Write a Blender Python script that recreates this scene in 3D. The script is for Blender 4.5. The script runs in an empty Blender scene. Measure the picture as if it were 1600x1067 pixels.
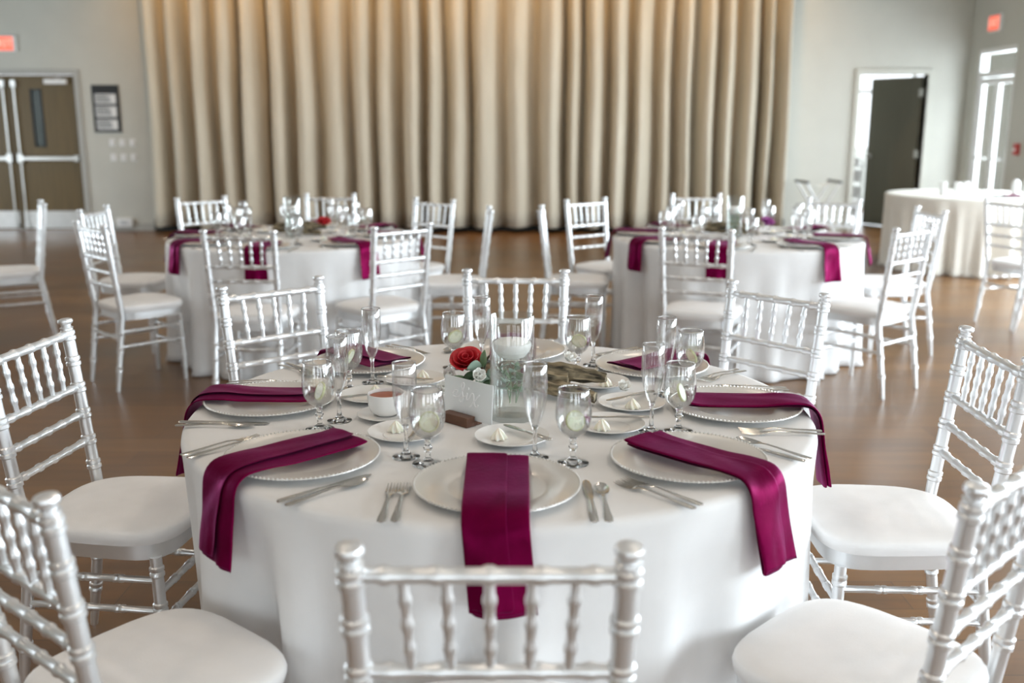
import bpy, math, random
from math import sin, cos, pi, radians as R
from mathutils import Vector, Matrix

scene = bpy.context.scene
COL = scene.collection
random.seed(7)

# ------------------------------------------------------------------ camera
cam_d = bpy.data.cameras.new('camera')
cam = bpy.data.objects.new('camera', cam_d)
COL.objects.link(cam)
cam.location = (0, 0, 1.48)
cam.rotation_euler = (R(90 - 12.4), 0, 0)
cam_d.sensor_width = 36
cam_d.lens = 35
cam_d.clip_end = 200
cam_d.dof.use_dof = True
cam_d.dof.focus_distance = 2.55
cam_d.dof.aperture_fstop = 2.2
scene.camera = cam

# ------------------------------------------------------------------ world, daylight, exposure
W = bpy.data.worlds.new('overcast'); scene.world = W
W.use_nodes = True
bg = W.node_tree.nodes['Background']
bg.inputs[0].default_value = (0.90, 0.95, 1.0, 1)
bg.inputs[1].default_value = 2.6
scene.view_settings.view_transform = 'Standard'
scene.view_settings.look = 'None'
scene.view_settings.gamma = 1
scene.view_settings.exposure = -0.14
scene.cycles.use_denoising = True
scene.cycles.sample_clamp_indirect = 6
scene.cycles.blur_glossy = 0.6
scene.cycles.max_bounces = 12
scene.cycles.transparent_max_bounces = 24

def area(name, loc, rot, sx, sy, power, col):
    d = bpy.data.lights.new(name, 'AREA'); d.shape = 'RECTANGLE'
    d.size = sx; d.size_y = sy; d.energy = power; d.color = col
    o = bpy.data.objects.new(name, d); COL.objects.link(o)
    o.location = loc; o.rotation_euler = rot
    return o
XR = 6.20          # right wall
RIGHT_WINDOWS = [(-3.4, -1.0), (-0.4, 2.0), (2.6, 5.0), (5.6, 8.0), (8.6, 11.0)]
LEFT_WINDOWS = [(6.4, 8.8), (9.6, 12.0)]
REAR_WINDOWS = [(-3.6, -1.2), (0.2, 2.6), (3.4, 5.8)]
DAY = (0.81, 0.92, 1.0)
for k, (a, b) in enumerate(RIGHT_WINDOWS):
    area('daylight', (XR + 0.65, (a + b) / 2, 1.65), (0, R(72), 0), 2.2, b - a, 450*(.7, .62, .75, 1.05, 1.3)[k], DAY)
for k, (a, b) in enumerate(REAR_WINDOWS):
    area('daylight', ((a + b) / 2, -5.25, 1.65), (R(72), 0, 0), b - a, 2.2, 52, DAY)
for a, b in LEFT_WINDOWS:
    area('daylight', (-10.65, (a + b) / 2, 1.65), (0, R(-72), 0), 2.2, b - a, 190, DAY)
area('daylight', (XR + 0.3, 13.22, 1.25), (0, R(90), 0), 2.2, 1.0, 110, DAY)

# ------------------------------------------------------------------ materials
def mat(name, col=(.8, .8, .8), rough=.5, metal=0, **kw):
    m = bpy.data.materials.new(name); m.use_nodes = True
    p = m.node_tree.nodes['Principled BSDF']
    p.inputs['Base Color'].default_value = (*col, 1)
    p.inputs['Roughness'].default_value = rough
    p.inputs['Metallic'].default_value = metal
    for k, v in kw.items():
        p.inputs[k].default_value = v
    return m
def nodes(m): return m.node_tree.nodes, m.node_tree.links, m.node_tree.nodes['Principled BSDF']
def noise_col(m, c1, c2, scale=(5, 5, 5), detail=4, bump=0, bscale=None, lo=.3, hi=.7, rough=None):
    n, l, p = nodes(m)
    tc = n.new('ShaderNodeTexCoord'); mp = n.new('ShaderNodeMapping'); mp.inputs['Scale'].default_value = scale
    l.new(tc.outputs['Object'], mp.inputs[0])
    nz = n.new('ShaderNodeTexNoise'); nz.inputs['Scale'].default_value = 1; nz.inputs['Detail'].default_value = detail
    l.new(mp.outputs[0], nz.inputs['Vector'])
    cr = n.new('ShaderNodeValToRGB')
    cr.color_ramp.elements[0].position = lo; cr.color_ramp.elements[0].color = (*c1, 1)
    cr.color_ramp.elements[1].position = hi; cr.color_ramp.elements[1].color = (*c2, 1)
    l.new(nz.outputs['Fac'], cr.inputs[0]); l.new(cr.outputs[0], p.inputs['Base Color'])
    if bump:
        b = n.new('ShaderNodeBump'); b.inputs['Strength'].default_value = bump; b.inputs['Distance'].default_value = .004
        if bscale:
            nb = n.new('ShaderNodeTexNoise'); nb.inputs['Scale'].default_value = bscale
            l.new(tc.outputs['Object'], nb.inputs['Vector']); l.new(nb.outputs['Fac'], b.inputs['Height'])
        else:
            l.new(nz.outputs['Fac'], b.inputs['Height'])
        l.new(b.outputs[0], p.inputs['Normal'])
    return m
M = {}
M['wall'] = noise_col(mat('greige_wall_paint', rough=.55), (.535, .528, .472), (.565, .558, .50), (3, 3, 3), bump=.05, bscale=160)
M['trim'] = noise_col(mat('painted_trim', rough=.4), (.40, .395, .36), (.43, .42, .39), (4, 4, 4))
M['ceiling'] = noise_col(mat('ceiling_paint', rough=.8), (.42, .41, .39), (.46, .45, .43), (2, 2, 2))
M['silver'] = noise_col(mat('silver_paint', rough=.36, metal=.78), (.80, .82, .83), (.87, .88, .89), (9, 9, 9))
M['cushion'] = noise_col(mat('white_cushion_fabric', rough=.75), (.82, .81, .80), (.86, .85, .845), (14, 14, 14), bump=.15, bscale=420)
M['cloth'] = noise_col(mat('white_table_linen', rough=.72), (.80, .80, .80), (.84, .84, .84), (10, 10, 10), bump=.12, bscale=600)
M['cream_cloth'] = noise_col(mat('cream_table_linen', rough=.75), (.74, .71, .64), (.78, .75, .68), (10, 10, 10), bump=.12, bscale=600)
M['napkin'] = noise_col(mat('burgundy_satin', rough=.40, metal=.45), (.105, .0006, .024), (.145, .0012, .038), (16, 16, 16), bump=.12, bscale=90)
p = nodes(M['napkin'])[2]; p.inputs['Sheen Weight'].default_value = .10; p.inputs['Specular Tint'].default_value = (1.0, .42, .85, 1); p.inputs['Specular IOR Level'].default_value = .06; p.inputs['Sheen Tint'].default_value = (.75, .20, .60, 1); p.inputs['Sheen Roughness'].default_value = .4
M['charger'] = noise_col(mat('pearl_charger', rough=.2, metal=.25), (.74, .72, .68), (.80, .78, .74), (7, 7, 7))
M['china'] = noise_col(mat('white_china', rough=.15), (.80, .79, .77), (.84, .83, .81), (5, 5, 5))
M['steel'] = noise_col(mat('polished_flatware', rough=.16, metal=1), (.66, .64, .60), (.72, .70, .66), (9, 9, 9))
M['chrome'] = noise_col(mat('brushed_hardware', rough=.3, metal=.9), (.62, .62, .60), (.70, .70, .68), (9, 9, 9))
M['black'] = noise_col(mat('black_board', rough=.5), (.008, .009, .010), (.014, .015, .016), (8, 8, 8))
M['dark_strip'] = noise_col(mat('black_strip', rough=.7), (.006, .008, .008), (.012, .014, .013), (8, 8, 8))
M['white'] = noise_col(mat('white_plastic', rough=.4), (.80, .80, .79), (.84, .84, .83), (5, 5, 5))
M['paper'] = noise_col(mat('grey_paper', rough=.6), (.50, .51, .51), (.60, .61, .61), (18, 18, 18))
M['butter'] = noise_col(mat('piped_butter', rough=.4, **{'Subsurface Weight': .2}), (.86, .82, .70), (.90, .87, .77), (30, 30, 30))
M['wax'] = noise_col(mat('white_wax', rough=.45, **{'Subsurface Weight': .3, 'Subsurface Radius': (.02, .02, .02)}), (.88, .87, .85), (.92, .91, .89), (10, 10, 10))
M['red'] = noise_col(mat('red_petals', rough=.5), (.42, .004, .012), (.58, .012, .025), (40, 40, 40))
M['purple'] = noise_col(mat('purple_petals', rough=.5), (.30, .05, .26), (.40, .09, .34), (40, 40, 40))
M['petalw'] = noise_col(mat('white_petals', rough=.55), (.80, .80, .76), (.88, .88, .84), (50, 50, 50))
M['leaf'] = noise_col(mat('dark_leaf', rough=.45), (.018, .045, .016), (.035, .075, .03), (30, 30, 30))
M['euca'] = noise_col(mat('eucalyptus_leaf', rough=.6), (.27, .38, .31), (.36, .46, .38), (30, 30, 30))
M['fern'] = noise_col(mat('sage_leaf', rough=.5), (.10, .19, .09), (.22, .32, .18), (40, 40, 40))
M['berry'] = noise_col(mat('dark_berry', rough=.25), (.06, .004, .008), (.10, .008, .012), (40, 40, 40))
M['drift'] = noise_col(mat('driftwood', rough=.8), (.020, .016, .008), (.33, .265, .165), (9, 75, 75), detail=8, bump=1.0, lo=.36, hi=.62)
M['cardwood'] = noise_col(mat('stained_walnut_block', rough=.45), (.085, .032, .014), (.13, .052, .024), (12, 70, 70), detail=5)
M['doorwood'] = noise_col(mat('brown_oak_veneer', rough=.45), (.10, .066, .020), (.145, .094, .030), (30, 30, 1.5), detail=6)
M['doorgrey'] = noise_col(mat('olive_grey_door_paint', rough=.45), (.13, .125, .09), (.15, .145, .105), (6, 6, 1))
M['curtain'] = noise_col(mat('tan_curtain_weave', rough=.7), (.51, .465, .37), (.59, .54, .44), (6, 6, 1.2), detail=3, bump=.1, bscale=300)
M['tea'] = noise_col(mat('russet_filling', rough=.5), (.30, .085, .045), (.40, .13, .07), (60, 60, 60))
M['lemonrind'] = noise_col(mat('lemon_rind', rough=.5), (.62, .66, .32), (.70, .72, .42), (60, 60, 60))
M['lemonflesh'] = noise_col(mat('lemon_flesh', rough=.35, **{'Subsurface Weight': .2}), (.80, .82, .64), (.86, .87, .72), (90, 90, 90))
M['ink'] = noise_col(mat('white_paint_pen', rough=.6), (.90, .90, .90), (.94, .94, .94), (30, 30, 30))
M['frost'] = noise_col(mat('frosted_acrylic', rough=.5, **{'Transmission Weight': .45, 'IOR': 1.2}), (.90, .92, .92), (.93, .95, .95), (4, 4, 4))
M['brick_red'] = noise_col(mat('red_alarm_plastic', rough=.35), (.50, .04, .03), (.56, .05, .04), (9, 9, 9))
M['lawn'] = noise_col(mat('pale_ground', rough=.9), (.42, .44, .40), (.52, .53, .48), (.5, .5, .5))
def emis(name, col, s):
    m = mat(name, col, .4); p = nodes(m)[2]
    p.inputs['Emission Color'].default_value = (*col, 1); p.inputs['Emission Strength'].default_value = s
    return m
M['exit_red'] = emis('lit_exit_face', (1.0, .16, .09), .75)
M['exit_letter'] = emis('lit_exit_letters', (1.0, .50, .40), .9)
M['lamp'] = emis('warm_lamp_lens', (1.0, .72, .40), 6)

def thin_glass(name, tint=(1, 1, 1), base=.05, edge=.55, rough=.03):
    m = bpy.data.materials.new(name); m.use_nodes = True
    n, l = m.node_tree.nodes, m.node_tree.links; n.clear()
    o = n.new('ShaderNodeOutputMaterial'); mx = n.new('ShaderNodeMixShader')
    t = n.new('ShaderNodeBsdfTransparent'); t.inputs[0].default_value = (*tint, 1)
    g = n.new('ShaderNodeBsdfGlossy'); g.inputs['Roughness'].default_value = rough
    lw = n.new('ShaderNodeLayerWeight'); lw.inputs[0].default_value = .25
    mr = n.new('ShaderNodeMapRange'); mr.inputs[3].default_value = base; mr.inputs[4].default_value = edge
    l.new(lw.outputs['Facing'], mr.inputs[0]); l.new(mr.outputs[0], mx.inputs[0])
    l.new(t.outputs[0], mx.inputs[1]); l.new(g.outputs[0], mx.inputs[2]); l.new(mx.outputs[0], o.inputs[0])
    return m
M['glass_bowl'] = thin_glass('drinking_glass', base=.085, edge=.8, rough=.05)
M['pane'] = thin_glass('window_glass', base=.03, edge=.14)
M['vase_glass'] = thin_glass('vase_glass', tint=(.985, .995, .99), base=.05, edge=.8)
def solid_glass(name, ior, col=(1, 1, 1)):
    m = bpy.data.materials.new(name); m.use_nodes = True
    n, l = m.node_tree.nodes, m.node_tree.links; n.clear()
    o = n.new('ShaderNodeOutputMaterial'); g = n.new('ShaderNodeBsdfGlass')
    g.inputs['IOR'].default_value = ior; g.inputs['Roughness'].default_value = 0; g.inputs[0].default_value = (*col, 1)
    l.new(g.outputs[0], o.inputs[0]); return m
M['glass_stem'] = solid_glass('stem_glass', 1.48)
M['water'] = thin_glass('still_water', tint=(.985, .995, .99), base=.04, edge=.5)

def floor_material():
    m = mat('stained_plank_floor', rough=.3, **{'IOR': 1.66}); n, l, p = nodes(m)
    tc = n.new('ShaderNodeTexCoord')
    br = n.new('ShaderNodeTexBrick'); br.offset = .37; br.inputs['Scale'].default_value = 1
    br.inputs['Brick Width'].default_value = 1.25; br.inputs['Row Height'].default_value = .19
    br.inputs['Mortar Size'].default_value = .0016; br.inputs['Mortar Smooth'].default_value = .3
    br.inputs['Color1'].default_value = (.135, .060, .015, 1); br.inputs['Color2'].default_value = (.190, .090, .025, 1)
    br.inputs['Mortar'].default_value = (.06, .033, .018, 1)
    l.new(tc.outputs['Object'], br.inputs['Vector'])
    mp = n.new('ShaderNodeMapping'); mp.inputs['Scale'].default_value = (2.2, 16, 1); l.new(tc.outputs['Object'], mp.inputs[0])
    g = n.new('ShaderNodeTexNoise'); g.inputs['Scale'].default_value = 1; g.inputs['Detail'].default_value = 7; g.inputs['Distortion'].default_value = .6
    l.new(mp.outputs[0], g.inputs['Vector'])
    s = n.new('ShaderNodeTexNoise'); s.inputs['Scale'].default_value = 1.7; s.inputs['Detail'].default_value = 5
    l.new(tc.outputs['Object'], s.inputs['Vector'])
    m1 = n.new('ShaderNodeMixRGB'); m1.blend_type = 'OVERLAY'; m1.inputs[0].default_value = .38
    l.new(br.outputs[0], m1.inputs[1]); l.new(g.outputs['Fac'], m1.inputs[2])
    m2 = n.new('ShaderNodeMixRGB'); m2.blend_type = 'OVERLAY'; m2.inputs[0].default_value = .5
    l.new(m1.outputs[0], m2.inputs[1]); l.new(s.outputs['Fac'], m2.inputs[2]); l.new(m2.outputs[0], p.inputs['Base Color'])
    mr = n.new('ShaderNodeMapRange'); mr.inputs[3].default_value = .24; mr.inputs[4].default_value = .38
    l.new(s.outputs['Fac'], mr.inputs[0]); l.new(mr.outputs[0], p.inputs['Roughness'])
    b = n.new('ShaderNodeBump'); b.inputs['Strength'].default_value = .12; b.inputs['Distance'].default_value = .002
    l.new(g.outputs['Fac'], b.inputs['Height']); l.new(b.outputs[0], p.inputs['Normal'])
    return m
M['floor'] = floor_material()

# ------------------------------------------------------------------ mesh helpers
class MB:
    def __init__(s): s.v = []; s.f = []
    def add(s, vs, fs):
        o = len(s.v); s.v += [tuple(x) for x in vs]; s.f += [tuple(i + o for i in f) for f in fs]; return s
    def box(s, x0, x1, y0, y1, z0, z1):
        return s.add([(x0,y0,z0),(x1,y0,z0),(x1,y1,z0),(x0,y1,z0),(x0,y0,z1),(x1,y0,z1),(x1,y1,z1),(x0,y1,z1)],
                     [(0,3,2,1),(4,5,6,7),(0,1,5,4),(1,2,6,5),(2,3,7,6),(3,0,4,7)])
    def rings(s, rings, cap0=True, cap1=True, closed=True):
        n = len(rings[0]); vs = [p for r in rings for p in r]; fs = []
        for i in range(len(rings) - 1):
            for j in range(n if closed else n - 1):
                a = i*n + j; b = i*n + (j+1) % n
                fs.append((a, b, b + n, a + n))
        if cap0: fs.append(tuple(range(n - 1, -1, -1)))
        if cap1: fs.append(tuple(range((len(rings) - 1)*n, len(rings)*n)))
        return s.add(vs, fs)
    def lathe(s, prof, n=24, c=(0, 0, 0), cap0=True, cap1=True):
        return s.rings([[(c[0] + r*cos(2*pi*j/n), c[1] + r*sin(2*pi*j/n), c[2] + z) for j in range(n)] for r, z in prof], cap0, cap1)
    def tube(s, pts, rad, n=8, cap=True):
        pts = [Vector(p) for p in pts]; rs = []
        if not isinstance(rad, (list, tuple)): rad = [rad]*len(pts)
        t0 = (pts[1] - pts[0]).normalized()
        up = Vector((0, 0, 1)) if abs(t0.z) < .9 else Vector((1, 0, 0))
        u = t0.cross(up).normalized()
        for i, p in enumerate(pts):
            t = (pts[min(i+1, len(pts)-1)] - pts[max(i-1, 0)]).normalized()
            u = (u - t*u.dot(t)).normalized(); w = t.cross(u)
            rs.append([p + (u*cos(2*pi*j/n) + w*sin(2*pi*j/n))*rad[i] for j in range(n)])
        return s.rings(rs, cap, cap)
    def grid(s, fn, nu, nv):
        vs = [fn(i/nu, j/nv) for i in range(nu + 1) for j in range(nv + 1)]
        fs = [(i*(nv+1)+j, (i+1)*(nv+1)+j, (i+1)*(nv+1)+j+1, i*(nv+1)+j+1) for i in range(nu) for j in range(nv)]
        return s.add(vs, fs)
    def xf(s, m):
        s.v = [tuple(m @ Vector(p)) for p in s.v]; return s
    def mesh(s, name, m, smooth=40):
        me = bpy.data.meshes.new(name); me.from_pydata(s.v, [], s.f); me.materials.append(m)
        if smooth:
            me.polygons.foreach_set('use_smooth', [True]*len(me.polygons)); me.set_sharp_from_angle(angle=R(smooth))
        me.update(); return me
    def obj(s, name, m, parent=None, loc=(0, 0, 0), rot=(0, 0, 0), smooth=40):
        return put(name, s.mesh(name, m, smooth), parent, loc, rot)
def put(name, me, parent=None, loc=(0, 0, 0), rot=(0, 0, 0)):
    o = bpy.data.objects.new(name, me); COL.objects.link(o); o.parent = parent; o.location = loc; o.rotation_euler = rot; return o
def tag(o, label=None, cat=None, group=None, kind=None):
    for k, v in (('label', label), ('category', cat), ('group', group), ('kind', kind)):
        if v: o[k] = v
    return o
def empty(name, loc=(0, 0, 0), rz=0, label=None, cat=None, group=None):
    o = bpy.data.objects.new(name, None); COL.objects.link(o); o.empty_display_size = .05
    o.location = loc; o.rotation_euler = (0, 0, rz); return tag(o, label, cat, group)
def copy_tree(o, parent=None):
    c = o.copy(); COL.objects.link(c); c.parent = parent
    for ch in list(o.children): copy_tree(ch, c)
    return c
class Proto:
    """first use hands out the prototype itself, later uses hand out copies"""
    def __init__(s, root): s.root = root; s.used = False
    def place(s, loc, rz, label, group=None):
        o = s.root if not s.used else copy_tree(s.root)
        s.used = True
        o.location = loc; o.rotation_euler = (0, 0, rz); o['label'] = label
        if group: o['group'] = group
        return o
def bevel(o, w=.004, seg=2):
    b = o.modifiers.new('bevel', 'BEVEL'); b.width = w; b.segments = seg; b.limit_method = 'ANGLE'; return o
def solid(o, t, off=0):
    b = o.modifiers.new('thickness', 'SOLIDIFY'); b.thickness = t; b.offset = off; return o
def struct(o): o['kind'] = 'structure'; return o
def wob(x, seed=0): return sin(x*1.7 + seed) * .5 + sin(x*3.1 + seed*2.3) * .3 + sin(x*5.3 + seed*4.1) * .2

# ------------------------------------------------------------------ room shell
YB = 14.0; YF = -4.6; XL = -10.0; ZC = 4.6; T = .14
def wall(name, axis, at, thick, u0, u1, z0, z1, holes, m):
    """slab wall with rectangular openings; u runs along the wall"""
    us = sorted({u0, u1, *[h[0] for h in holes], *[h[1] for h in holes]})
    zs = sorted({z0, z1, *[h[2] for h in holes], *[h[3] for h in holes]})
    def is_open(i, j):
        if i < 0 or j < 0 or i >= len(us) - 1 or j >= len(zs) - 1: return True
        cu, cz = (us[i] + us[i+1])/2, (zs[j] + zs[j+1])/2
        return any(h[0] < cu < h[1] and h[2] < cz < h[3] for h in holes)
    def P(u, w, z): return (u, at + w, z) if axis == 'x' else (at + w, u, z)
    mb = MB()
    for i in range(len(us) - 1):
        for j in range(len(zs) - 1):
            if is_open(i, j): continue
            a, b, c, d = us[i], us[i+1], zs[j], zs[j+1]
            for w in (0, thick):
                mb.add([P(a, w, c), P(b, w, c), P(b, w, d), P(a, w, d)], [(0, 1, 2, 3)])
            if is_open(i-1, j): mb.add([P(a, 0, c), P(a, thick, c), P(a, thick, d), P(a, 0, d)], [(0, 1, 2, 3)])
            if is_open(i+1, j): mb.add([P(b, 0, c), P(b, thick, c), P(b, thick, d), P(b, 0, d)], [(0, 1, 2, 3)])
            if is_open(i, j-1): mb.add([P(a, 0, c), P(b, 0, c), P(b, thick, c), P(a, thick, c)], [(0, 1, 2, 3)])
            if is_open(i, j+1): mb.add([P(a, 0, d), P(b, 0, d), P(b, thick, d), P(a, thick, d)], [(0, 1, 2, 3)])
    return struct(mb.obj(name, m, smooth=0))
DOOR_L = (-7.78, -5.96)          # double doors
DOOR_R = (4.74, 5.66)            # open door
struct(MB().box(XL - .3, XR + .3, YF - .3, 18.2, -.12, 0).obj('floor', M['floor'], smooth=0))
struct(MB().box(XL - .3, XR + .3, YF - .3, YB + T, ZC, ZC + .12).obj('ceiling', M['ceiling'], smooth=0))
wall('wall_back', 'x', YB, T, XL, XR + T, 0, ZC, [(*DOOR_L, 0, 2.12), (*DOOR_R, 0, 2.12)], M['wall'])
wall('wall_left', 'y', XL, -T, YF, YB + T, 0, ZC, [(a, b, .4, 2.6) for a, b in LEFT_WINDOWS], M['wall'])
wall('wall_right', 'y', XR, T, YF, YB, 0, ZC, [(a, b, .4, 2.6) for a, b in RIGHT_WINDOWS] + [(12.70, 13.74, 0, 2.42)], M['wall'])
wall('wall_front', 'x', YF, -T, XL, XR + T, 0, ZC, [(a, b, .4, 2.6) for a, b in REAR_WINDOWS], M['wall'])
struct(MB().box(-60, 60, -60, 80, -.5, -.45).obj('ground', M['lawn'], smooth=0))
# windows: frame, mullions and panes
def window(idx, axis, at, u0, u1, z0, z1):
    def B(mb, a, b, c, d, w0, w1):
        return mb.box(a, b, at + w0, at + w1, c, d) if axis == 'x' else mb.box(at + w0, at + w1, a, b, c, d)
    s = 1 if at > 0 else -1
    w = struct(empty('window_%d' % idx))
    f = MB()
    for a, b, c, d in ((u0, u1, z0, z0+.06), (u0, u1, z1-.06, z1), (u0, u0+.06, z0, z1), (u1-.06, u1, z0, z1)):
        B(f, a, b, c, d, *sorted((s*.03, s*.11)))
    f.obj('frame', M['white'], w, smooth=0)
    um = (u0 + u1)/2
    B(MB(), um-.025, um+.025, z0+.06, z1-.06, *sorted((s*.04, s*.10))).obj('mullion', M['white'], w, smooth=0)
    B(MB(), u0+.06, u1-.06, 1.98, 2.03, *sorted((s*.04, s*.10))).obj('transom_bar', M['white'], w, smooth=0)
    for a, b in ((u0+.06, um-.025), (um+.025, u1-.06)):
        for c, d in ((z0+.06, 1.98), (2.03, z1-.06)):
            B(MB(), a, b, c, d, *sorted((s*.066, s*.072))).obj('pane', M['pane'], w, smooth=0)
n = 1
for a, b in RIGHT_WINDOWS: window(n, 'y', XR, a, b, .4, 2.6); n += 1
for a, b in REAR_WINDOWS: window(n, 'x', YF, a, b, .4, 2.6); n += 1
for a, b in LEFT_WINDOWS: window(n, 'y', XL, a, b, .4, 2.6); n += 1

# baseboards, and a black strip below the curtain
def board(name, *b): return struct(bevel(MB().box(*b).obj(name, M['trim'], smooth=0), .004))
board('baseboard_back', DOOR_L[1] + .12, -4.95, YB - .014, YB, 0, .10)
board('baseboard_right', XR - .014, XR, YF, 12.70, 0, .10)
board('baseboard_left', XL, XL + .014, YF, YB, 0, .10)
board('baseboard_corner', DOOR_R[1] + .10, XR, YB - .014, YB, 0, .10)
struct(bevel(MB().box(-5.0, 3.80, YB - .05, YB, 0, .16).obj('trim_1', M['dark_strip'], smooth=0), .004))  # black strip along the wall foot, as wide as the curtain

# double doors on the left
def casing(idx, u0, u1, z1, m):
    mb = MB()
    mb.box(u0 - .07, u0, YB - .03, YB + T, 0, z1 + .07); mb.box(u1, u1 + .07, YB - .03, YB + T, 0, z1 + .07); mb.box(u0, u1, YB - .03, YB + T, z1, z1 + .07)
    return struct(bevel(mb.obj('trim_%d' % idx, m, smooth=0), .006))
casing(2, DOOR_L[0], DOOR_L[1], 2.12, M['trim'])
casing(3, DOOR_R[0], DOOR_R[1], 2.12, M['wall'])
def hall_door(idx, x0, x1, meet, label):
    d = struct(empty('door_%d' % idx, (x0, YB + .02, 0))); d['label'] = label
    w = x1 - x0; g = .004
    wx0, wx1 = (.28, .44) if meet < 0 else (w - .44, w - .28)
    mb = MB()
    # leaf with a cut-out for the vision pane
    for b in ((g, wx0, .008, 2.11), (wx1, w - g, .008, 2.11), (wx0, wx1, .008, 1.15), (wx0, wx1, 1.93, 2.11)):
        mb.box(b[0], b[1], 0, .045, b[2], b[3])
    mb.obj('leaf', M['doorwood'], d, smooth=0)
    fr = MB()
    for b in ((wx0, wx0+.018, 1.15, 1.93), (wx1-.018, wx1, 1.15, 1.93), (wx0, wx1, 1.15, 1.168), (wx0, wx1, 1.912, 1.93)):
        fr.box(b[0], b[1], -.008, .05, b[2], b[3])
    fr.obj('pane_frame', M['black'], d, smooth=0)
    MB().box(wx0+.018, wx1-.018, .018, .026, 1.168, 1.912).obj('pane', M['dark_pane'], d, smooth=0)
    rx = .075 if meet < 0 else w - .075
    rod = MB().tube([(rx, -.035, .06), (rx, -.035, 2.04)], .011, 10)
    ro = rod.obj('vertical_rod', M['chrome'], d)
    for z, h, r in ((1.0, .13, .036), (2.0, .10, .030), (.07, .07, .028)):
        bevel(MB().box(rx - r, rx + r, -.06, 0, z - h/2, z + h/2).obj('latch_case', M['chrome'], ro, smooth=0), .012, 3)
    bx0, bx1 = (rx + .03, w - .06) if meet < 0 else (.06, rx - .03)
    bevel(MB().box(bx0, bx1, -.055, -.02, .965, 1.025).obj('push_bar', M['chrome'], d, smooth=0), .01, 2)
    ex = bx1 if meet < 0 else bx0
    MB().box(ex - .03, ex + .03, -.05, 0, .955, 1.035).obj('bar_bracket', M['chrome'], d, smooth=0)
    MB().box(.03, w - .03, -.004, 0, .03, .27).obj('kick_plate', M['chrome'], d, smooth=0)
    cx = w*.72 if meet < 0 else w*.28
    cl = bevel(MB().box(cx - .15, cx + .15, -.065, 0, 1.99, 2.06).obj('door_closer', M['white'], d, smooth=0), .01, 2)
    MB().tube([(cx, -.03, 2.06), (cx + .1, -.03, 2.10)], .008, 6).obj('closer_arm', M['chrome'], cl)
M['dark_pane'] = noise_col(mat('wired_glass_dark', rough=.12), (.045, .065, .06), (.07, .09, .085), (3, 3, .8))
xm = sum(DOOR_L)/2
hall_door(1, xm, DOOR_L[1], -1, 'brown wooden right leaf of the double doors with push bar')
hall_door(2, DOOR_L[0], xm, 1, 'brown wooden left leaf of the double doors cut by the picture edge')

# open door on the right, swung into the next room
dw = DOOR_R[1] - DOOR_R[0]
d3 = struct(empty('door_3', (DOOR_R[1] - .01, YB + T - .01, 0), R(-62))); d3['label'] = 'olive grey door standing open into the bright next room'
bevel(MB().box(-dw + .02, -.01, 0, .045, .01, 2.10).obj('leaf', M['doorgrey'], d3, smooth=0), .003)
kn = MB().lathe([(.03, 0), (.03, .008), (.012, .012), (.012, .03), (.026, .042), (.03, .055), (.024, .068), (.008, .074)], 16).xf(Matrix.Translation((-dw + .09, 0, 1.0)) @ Matrix.Rotation(R(90), 4, 'X')).obj('door_knob', M['chrome'], d3)
for z in (.25, 1.05, 1.88):
    MB().box(-.045, .03, -.012, .0, z - .055, z + .055).obj('hinge', M['chrome'], d3, smooth=0)
# the next room
wall('wall_annex', 'x', 17.6, T, 3.0, 8.6, 0, 2.9, [(3.6, 8.0, .1, 2.6)], M['wall'])
wall('wall_annex_left', 'y', 3.0, -T, YB + T, 17.6, 0, 2.9, [], M['wall'])
wall('wall_annex_right', 'y', 8.6, T, YB, 17.6, 0, 2.9, [], M['wall'])
struct(MB().box(3.0, 8.6, YB + T, 17.7, 2.9, 3.0).obj('ceiling_annex', M['ceiling'], smooth=0))
struct(MB().box(XR + .3, 8.6, YB, 17.7, -.1, 0).obj('floor_annex', M['floor'], smooth=0))
wn = struct(empty('window_11', (0, 17.6, 0)))
for x in (3.62, 4.7, 5.8, 6.9, 7.98): MB().box(x - .03, x + .03, .03, .10, .1, 2.6).obj('mullion', M['white'], wn, smooth=0)
for z in (.13, 2.0, 2.57): MB().box(3.6, 8.0, .04, .09, z - .03, z + .03).obj('transom_bar', M['white'], wn, smooth=0)
for a, b in ((3.65, 4.67), (4.73, 5.77), (5.83, 6.87), (6.93, 7.95)):
    for c, d in ((.16, 1.97), (2.03, 2.54)): MB().box(a, b, .06, .066, c, d).obj('pane', M['pane'], wn, smooth=0)
area('daylight', (5.8, 17.95, 1.4), (R(-90), 0, 0), 4.2, 2.4, 160, DAY)

# glazed door in the right wall
d4 = struct(empty('door_4', (XR, 0, 0))); d4['label'] = 'glazed white double door with transom letting in daylight'
for y0, y1 in ((12.70, 12.76), (13.68, 13.74)): MB().box(.02, .12, y0, y1, 0, 2.42).obj('jamb', M['white'], d4, smooth=0)
MB().box(.02, .12, 12.76, 13.68, 2.36, 2.42).obj('head', M['white'], d4, smooth=0)
MB().box(.02, .12, 12.76, 13.68, 2.06, 2.13).obj('transom_bar', M['white'], d4, smooth=0)
MB().box(.055, .062, 12.76, 13.68, 2.13, 2.36).obj('pane', M['pane'], d4, smooth=0)
for y0, y1 in ((12.765, 13.215), (13.225, 13.675)):
    lf = MB()
    for b in ((y0, y0+.06, .01, 2.05), (y1-.06, y1, .01, 2.05), (y0+.06, y1-.06, .01, .2), (y0+.06, y1-.06, 1.97, 2.05)): lf.box(.04, .085, b[0], b[1], b[2], b[3])
    lo = lf.obj('leaf_frame', M['white'], d4, smooth=0)
    MB().box(.058, .066, y0+.06, y1-.06, .2, 1.97).obj('pane', M['pane'], lo, smooth=0)
    MB().tube([(.0, y0+.05, 1.02), (.0, y1-.05, 1.02)], .016, 8).obj('push_bar', M['chrome'], lo)

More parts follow.
